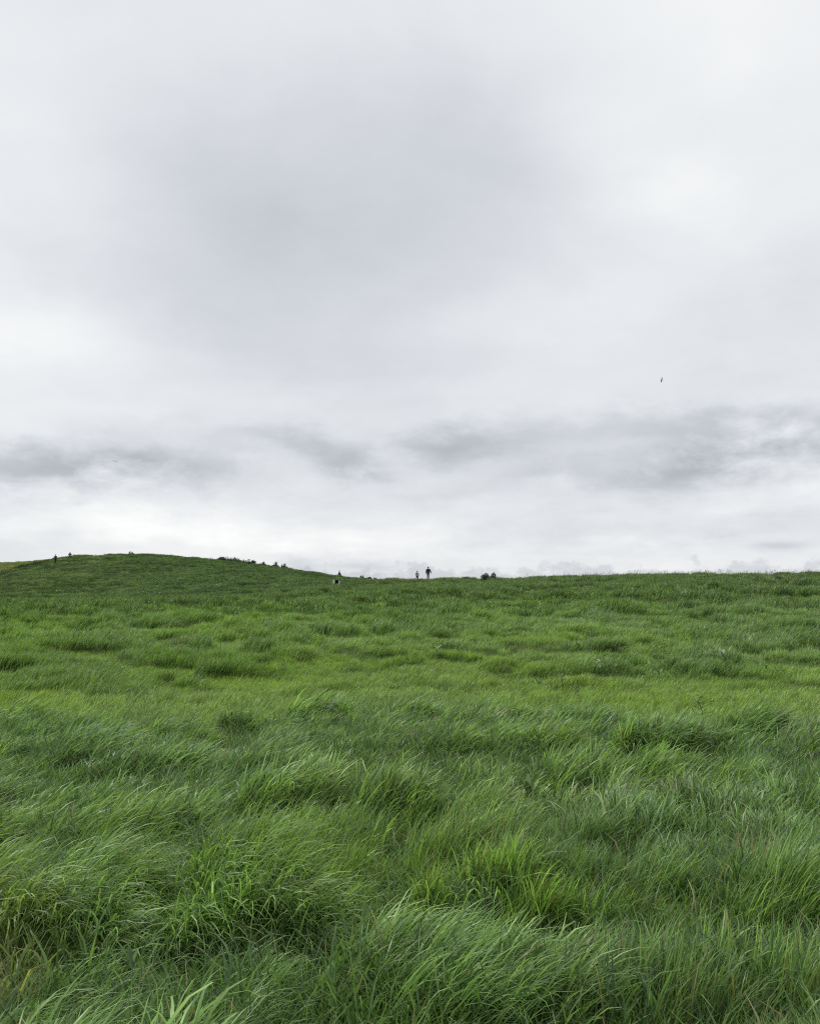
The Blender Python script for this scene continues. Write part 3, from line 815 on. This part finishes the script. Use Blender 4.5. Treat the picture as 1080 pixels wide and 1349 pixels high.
for j, (rr_, yy_) in enumerate(((r0, -0.22), (r0, 0.2), (r0*0.8, 0.2), (r0*0.8, -0.22))):
    for i in range(N):
        a = 2*math.pi*i/N; V.append((0.02+rr_*math.cos(a), yy_, bh*0.27+r0+rr_*math.sin(a)))
for j in range(4):
    for i in range(N):
        Fc.append((j*N+i, j*N+(i+1) % N, ((j+1) % 4)*N+(i+1) % N, ((j+1) % 4)*N+i))
mesh_obj('pipe_ring', V, Fc, M_DARKP, box)

# ------------------------------------------------------------------ people
M_SKIN = plain('skin', (0.42, 0.27, 0.20), 0.6, 0.05)
M_HAIR = plain('hair', (0.015, 0.012, 0.010), 0.6, 0.2, 30)
M_JKT = plain('black_jacket', (0.016, 0.017, 0.022), 0.8, 0.3)
M_NAVY = plain('dark_navy_jacket', (0.022, 0.026, 0.038), 0.8, 0.3)
M_GREYSH = plain('light_grey_top', (0.27, 0.27, 0.30), 0.85, 0.1)
M_GTRS = plain('light_grey_trousers', (0.33, 0.33, 0.34), 0.85, 0.1)
M_BTRS = plain('black_trousers', (0.014, 0.014, 0.018), 0.85, 0.2)
M_SHOE = plain('dark_shoe', (0.02, 0.02, 0.02), 0.7, 0.1)
def skinned(name, verts, edges, radii, mat, parent, root=0, sub=1):
    me = bpy.data.meshes.new(name); me.from_pydata(verts, edges, [])
    o = bpy.data.objects.new(name+'_tmp', me); COL.objects.link(o)
    o.modifiers.new('s', 'SKIN')
    for i, r_ in enumerate(radii):
        sv = me.skin_vertices[0].data[i]
        sv.radius = r_ if isinstance(r_, tuple) else (r_, r_); sv.use_root = (i == root)
    sb = o.modifiers.new('u', 'SUBSURF'); sb.levels = sub; sb.render_levels = sub
    dg = bpy.context.evaluated_depsgraph_get()
    m2 = bpy.data.meshes.new_from_object(o.evaluated_get(dg)); m2.name = name
    bpy.data.objects.remove(o); bpy.data.meshes.remove(me)
    m2.materials.clear(); m2.materials.append(mat)
    m2.polygons.foreach_set('use_smooth', [True]*len(m2.polygons))
    q = bpy.data.objects.new(name, m2); COL.objects.link(q); q.parent = parent
    return q
def person(loc, height, rz, label, top, trs, pose, group, child=False, seed=0, longjacket=False):
    """figure 1.75 m tall before scaling; faces -Y"""
    root = empty('person', loc, rz, label=label, cat='person', group=group); s = height/1.75
    root.scale = (s, s, s)
    hs = 1.18 if child else 1.0
    st = pose.get('stride', 0.0)
    J = {'pel': (0, 0, .93), 'waist': (0, 0, 1.08), 'chest': (0, 0.01, 1.30), 'nk': (0, 0.01, 1.47), 'hd0': (0, -0.005, 1.56), 'hd1': (0, -0.01, 1.66)}
    for sg, k in ((-1, 'R'), (1, 'L')):
        f = st*sg
        J['hip'+k] = (sg*.09, 0, .88); J['kn'+k] = (sg*.10, -f*.45-abs(st)*.12, .49+abs(st)*.02); J['an'+k] = (sg*.10, -f*.75+abs(st)*.05, .09)
        J['toe'+k] = (sg*.12, -f*.75+abs(st)*.05-.17, .045)
        J['sh'+k] = (sg*.19, 0.01, 1.41)
        e, w_ = pose.get('arm'+k, ((.27, .03, 1.14), (.28, -.05, .90)))
        J['el'+k] = (sg*e[0], e[1], e[2]); J['wr'+k] = (sg*w_[0], w_[1], w_[2])
    names = list(J); idx = {n_: i for i, n_ in enumerate(names)}
    V = [J[n_] for n_ in names]
    E = [('pel', 'waist'), ('waist', 'chest'), ('chest', 'nk'), ('nk', 'hd0'), ('hd0', 'hd1')]
    rad = {'pel': (.15, .11), 'waist': (.13, .10), 'chest': (.16, .11), 'nk': .055, 'hd0': (.075*hs, .09*hs), 'hd1': (.08*hs, .095*hs)}
    for k in 'RL':
        E += [('pel', 'hip'+k), ('hip'+k, 'kn'+k), ('kn'+k, 'an'+k), ('an'+k, 'toe'+k), ('chest', 'sh'+k), ('sh'+k, 'el'+k), ('el'+k, 'wr'+k)]
        rad.update({'hip'+k: .085, 'kn'+k: .055, 'an'+k: .04, 'toe'+k: .035, 'sh'+k: .055, 'el'+k: .04, 'wr'+k: .028})
    Ed = [(idx[a], idx[b_]) for a, b_ in E]; Rd = [rad[n_] for n_ in names]
    # palms and fingers
    for k, sg in (('R', -1), ('L', 1)):
        el = Vector(J['el'+k]); wr = Vector(J['wr'+k]); d = (wr-el).normalized(); sd_ = d.cross(Vector((sg, 0, 0.01))).normalized()
        pm = wr+d*.07; ip_ = len(V); V.append(tuple(pm)); Rd.append(.034); Ed.append((idx['wr'+k], ip_))
        for q in range(4):
            off = sd_*(q-1.5)*.021; L = (.06, .075, .07, .055)[q]
            a = len(V); V += [tuple(pm+off+d*.03), tuple(pm+off+d*(.03+L*.55)+Vector((-sg*.008, 0, 0))), tuple(pm+off+d*(.03+L)+Vector((-sg*.025, 0, 0)))]
            Rd += [.010, .009, .007]; Ed += [(ip_, a), (a, a+1), (a+1, a+2)]
        a = len(V); V += [tuple(wr+d*.04-sd_*.045), tuple(wr+d*.08-sd_*.06)]; Rd += [.012, .009]; Ed += [(ip_, a), (a, a+1)]
    body = skinned('body', V, Ed, Rd, M_SKIN, root, 0, 1)
    # nose, ears, eyes on the head
    def ell(name, c, r_, mat, par):
        bm = bmesh.new(); bmesh.ops.create_uvsphere(bm, u_segments=10, v_segments=7, radius=1)
        for v_ in bm.verts: v_.co = Vector((c[0]+v_.co.x*r_[0], c[1]+v_.co.y*r_[1], c[2]+v_.co.z*r_[2]))
        me = bpy.data.meshes.new(name); bm.to_mesh(me); bm.free(); me.materials.append(mat)
        me.polygons.foreach_set('use_smooth', [True]*len(me.polygons))
        o = bpy.data.objects.new(name, me); COL.objects.link(o); o.parent = par; return o
    ell('nose', (0, -.105*hs, 1.60), (.012, .022, .025), M_SKIN, root)
    for sg in (-1, 1):
        ell('ear', (sg*.082*hs, .0, 1.61), (.012, .022, .032), M_SKIN, root)
        ell('eye', (sg*.032, -.088*hs, 1.635), (.012, .010, .009), M_HAIR, root)
    ell('hair', (0, .018, 1.672), (.094*hs, .108*hs, .088*hs), M_HAIR, root)
    # jacket / top
    up = ['waist', 'chest', 'pel', 'nk'] + [a+k for k in 'RL' for a in ('sh', 'el', 'wr')]
    Jj = dict(J)
    ui = {n_: i for i, n_ in enumerate(up)}
    Vt = [list(Jj[n_]) for n_ in up]; Vt[ui['nk']][2] -= .03; Vt[ui['pel']][2] += (-.10 if longjacket else -.01)
    for k in 'RL':
        a, b_ = Vector(J['el'+k]), Vector(J['wr'+k]); Vt[ui['wr'+k]] = list(a.lerp(b_, .93))
    g = .055 if longjacket else .035
    rt = {'waist': (.14+g, .11+g), 'chest': (.17+g, .115+g), 'pel': (.16+g*1.3, .12+g), 'nk': .066}
    for k in 'RL': rt.update({'sh'+k: .066+g*.6, 'el'+k: .05+g*.6, 'wr'+k: .04+g*.4})
    Et = [('waist', 'chest'), ('waist', 'pel'), ('chest', 'nk')] + [e for k in 'RL' for e in (('chest', 'sh'+k), ('sh'+k, 'el'+k), ('el'+k, 'wr'+k))]
    skinned('jacket' if longjacket else 'shirt', [tuple(q) for q in Vt], [(ui[a], ui[b_]) for a, b_ in Et], [rt[n_] for n_ in up], top, root, 0, 1)
    # trousers
    lo = ['pel'] + [a+k for k in 'RL' for a in ('hip', 'kn', 'an')]
    li = {n_: i for i, n_ in enumerate(lo)}
    Vl = [list(J[n_]) for n_ in lo]; Vl[0][2] += .05
    for k in 'RL': Vl[li['an'+k]][2] += .03
    rl = {'pel': (.162, .122)}
    for k in 'RL': rl.update({'hip'+k: .115, 'kn'+k: .09, 'an'+k: .078})
    El = [e for k in 'RL' for e in (('pel', 'hip'+k), ('hip'+k, 'kn'+k), ('kn'+k, 'an'+k))]
    skinned('trousers', [tuple(q) for q in Vl], [(li[a], li[b_]) for a, b_ in El], [rl[n_] for n_ in lo], trs, root, 0, 1)
    for k in 'RL':
        a, b_ = Vector(J['an'+k]), Vector(J['toe'+k])
        skinned('shoe', [tuple(a+Vector((0, .04, -.035))), tuple(a.lerp(b_, .5)+Vector((0, 0, -.01))), tuple(b_+Vector((0, -.01, 0)))], [(0, 1), (1, 2)], [.05, .047, .038], M_SHOE, root, 0, 1)
    return root
PG = 'pair of walkers on the skyline'; PH = 'pair of walkers on the hill track'
def stand(px, foot_row, y=None):
    a, b_ = slopes(px, foot_row)
    if y is None: y = crest(px).y - 0.3
    return (a*y, y, hz(a*y, y)-0.02), y
pos, yy = stand(549.5, 764)
person(pos, 13.6*mpp(yy), R(15), 'shorter walker in a light grey top and black trousers on the skyline', M_GREYSH, M_BTRS,
       {'stride': .10}, PG, child=True, seed=1)
pos, yy = stand(564, 764)
person(pos, 18.6*mpp(yy), R(-15), 'taller walker in a dark jacket and light grey trousers with one arm held out', M_JKT, M_GTRS,
       {'stride': .10, 'armR': ((.26, .05, 1.15), (.25, -.08, .92)), 'armL': ((.29, .04, 1.15), (.42, -.10, .97))}, PG, longjacket=True, seed=2)
pos, yy = stand(73, 741, locate(73, 743).y)
person(pos, 12.5*mpp(yy), R(170), 'walker in dark clothes on the hill track, whole figure showing below the skyline', M_NAVY, M_BTRS,
       {'stride': .16, 'armR': ((.33, .04, 1.16), (.28, -.12, .98)), 'armL': ((.33, .04, 1.16), (.28, -.12, .98))}, PH, longjacket=True, seed=3)
pos, yy = stand(92, 738, crest(92).y+6)
person((pos[0], pos[1], pos[2]), 11*mpp(yy), R(170), 'walker in black going over the hilltop, only head and shoulders showing', M_JKT, M_BTRS,
       {'stride': .16, 'armR': ((.33, .04, 1.16), (.28, -.12, .98)), 'armL': ((.33, .04, 1.16), (.28, -.12, .98))}, PH, longjacket=True, seed=4)

# ------------------------------------------------------------------ birds
M_BIRD = plain('dark_plumage', (0.02, 0.021, 0.025), 0.6, 0.2)
def bird(px, row, y, span, rot, label):
    a, b_ = slopes(px, row)
    root = empty('bird', (a*y, y, EYE+b_*y), 0, label=label, cat='bird', group='birds in the sky'); root.rotation_euler = rot
    L = span*0.45
    V, Fc = [], []
    pts = [(0, -L*.62, 0), (0, -L*.52, .01), (0, -L*.40, .015), (0, -L*.30, .01), (0, 0, 0), (0, L*.25, 0), (0, L*.40, 0)]
    tube(V, Fc, pts, [L*.008, L*.05, L*.075, L*.07, L*.13, L*.08, L*.03], 8)
    mesh_obj('body', V, Fc, M_BIRD, root)
    for sg in (-1, 1):
        V, Fc = [], []
        st = [(0.02, -.16, .17, 0.0), (.22, -.22, .10, .10), (.34, -.15, .12, .13), (.44, -.02, .16, .10), (.5, .13, .17, .05)]
        for (xx, y0, y1, z) in st:
            for dz in (.006, -.006):
                V += [(sg*xx*span, y0*L, (z+dz)*span), (sg*xx*span, (y0+y1)/2*L, (z+dz*2.2)*span), (sg*xx*span, y1*L*1.2, (z+dz*.3)*span)]
        for i in range(len(st)-1):
            a0 = i*6; b0 = a0+6
            for q in (0, 1): Fc += [(a0+q, a0+q+1, b0+q+1, b0+q), (a0+3+q, b0+3+q, b0+4+q, a0+4+q)]
            Fc += [(a0, b0, b0+3, a0+3), (a0+2, a0+5, b0+5, b0+2)]
        mesh_obj('wing', V, Fc, M_BIRD, root)
    V = [(-L*.05, L*.35, .004), (L*.05, L*.35, .004), (L*.13, L*.66, 0), (0, L*.60, 0), (-L*.13, L*.66, 0), (-L*.05, L*.35, -.004), (L*.05, L*.35, -.004), (L*.13, L*.66, -.003), (0, L*.60, -.003), (-L*.13, L*.66, -.003)]
    Fc = [(0, 1, 2, 3, 4), (9, 8, 7, 6, 5), (0, 5, 6, 1), (1, 6, 7, 2), (2, 7, 8, 3), (3, 8, 9, 4), (4, 9, 5, 0)]
    mesh_obj('tail', V, Fc, M_BIRD, root, smooth=False)
    return root
bird(871.5, 500.5, 85, 0.52, (R(15), R(62), R(100)), 'small dark bird with raised wings high in the right part of the sky')
bird(151.5, 608, 110, 0.62, (0, R(5), R(20)), 'tiny dark bird in front of the grey cloud on the left')

# ------------------------------------------------------------------ render
S.render.engine = 'CYCLES'
S.cycles.max_bounces = 5; S.cycles.diffuse_bounces = 3; S.cycles.transmission_bounces = 3; S.cycles.glossy_bounces = 2
S.cycles.use_denoising = False
S.cycles.filter_width = 1.15
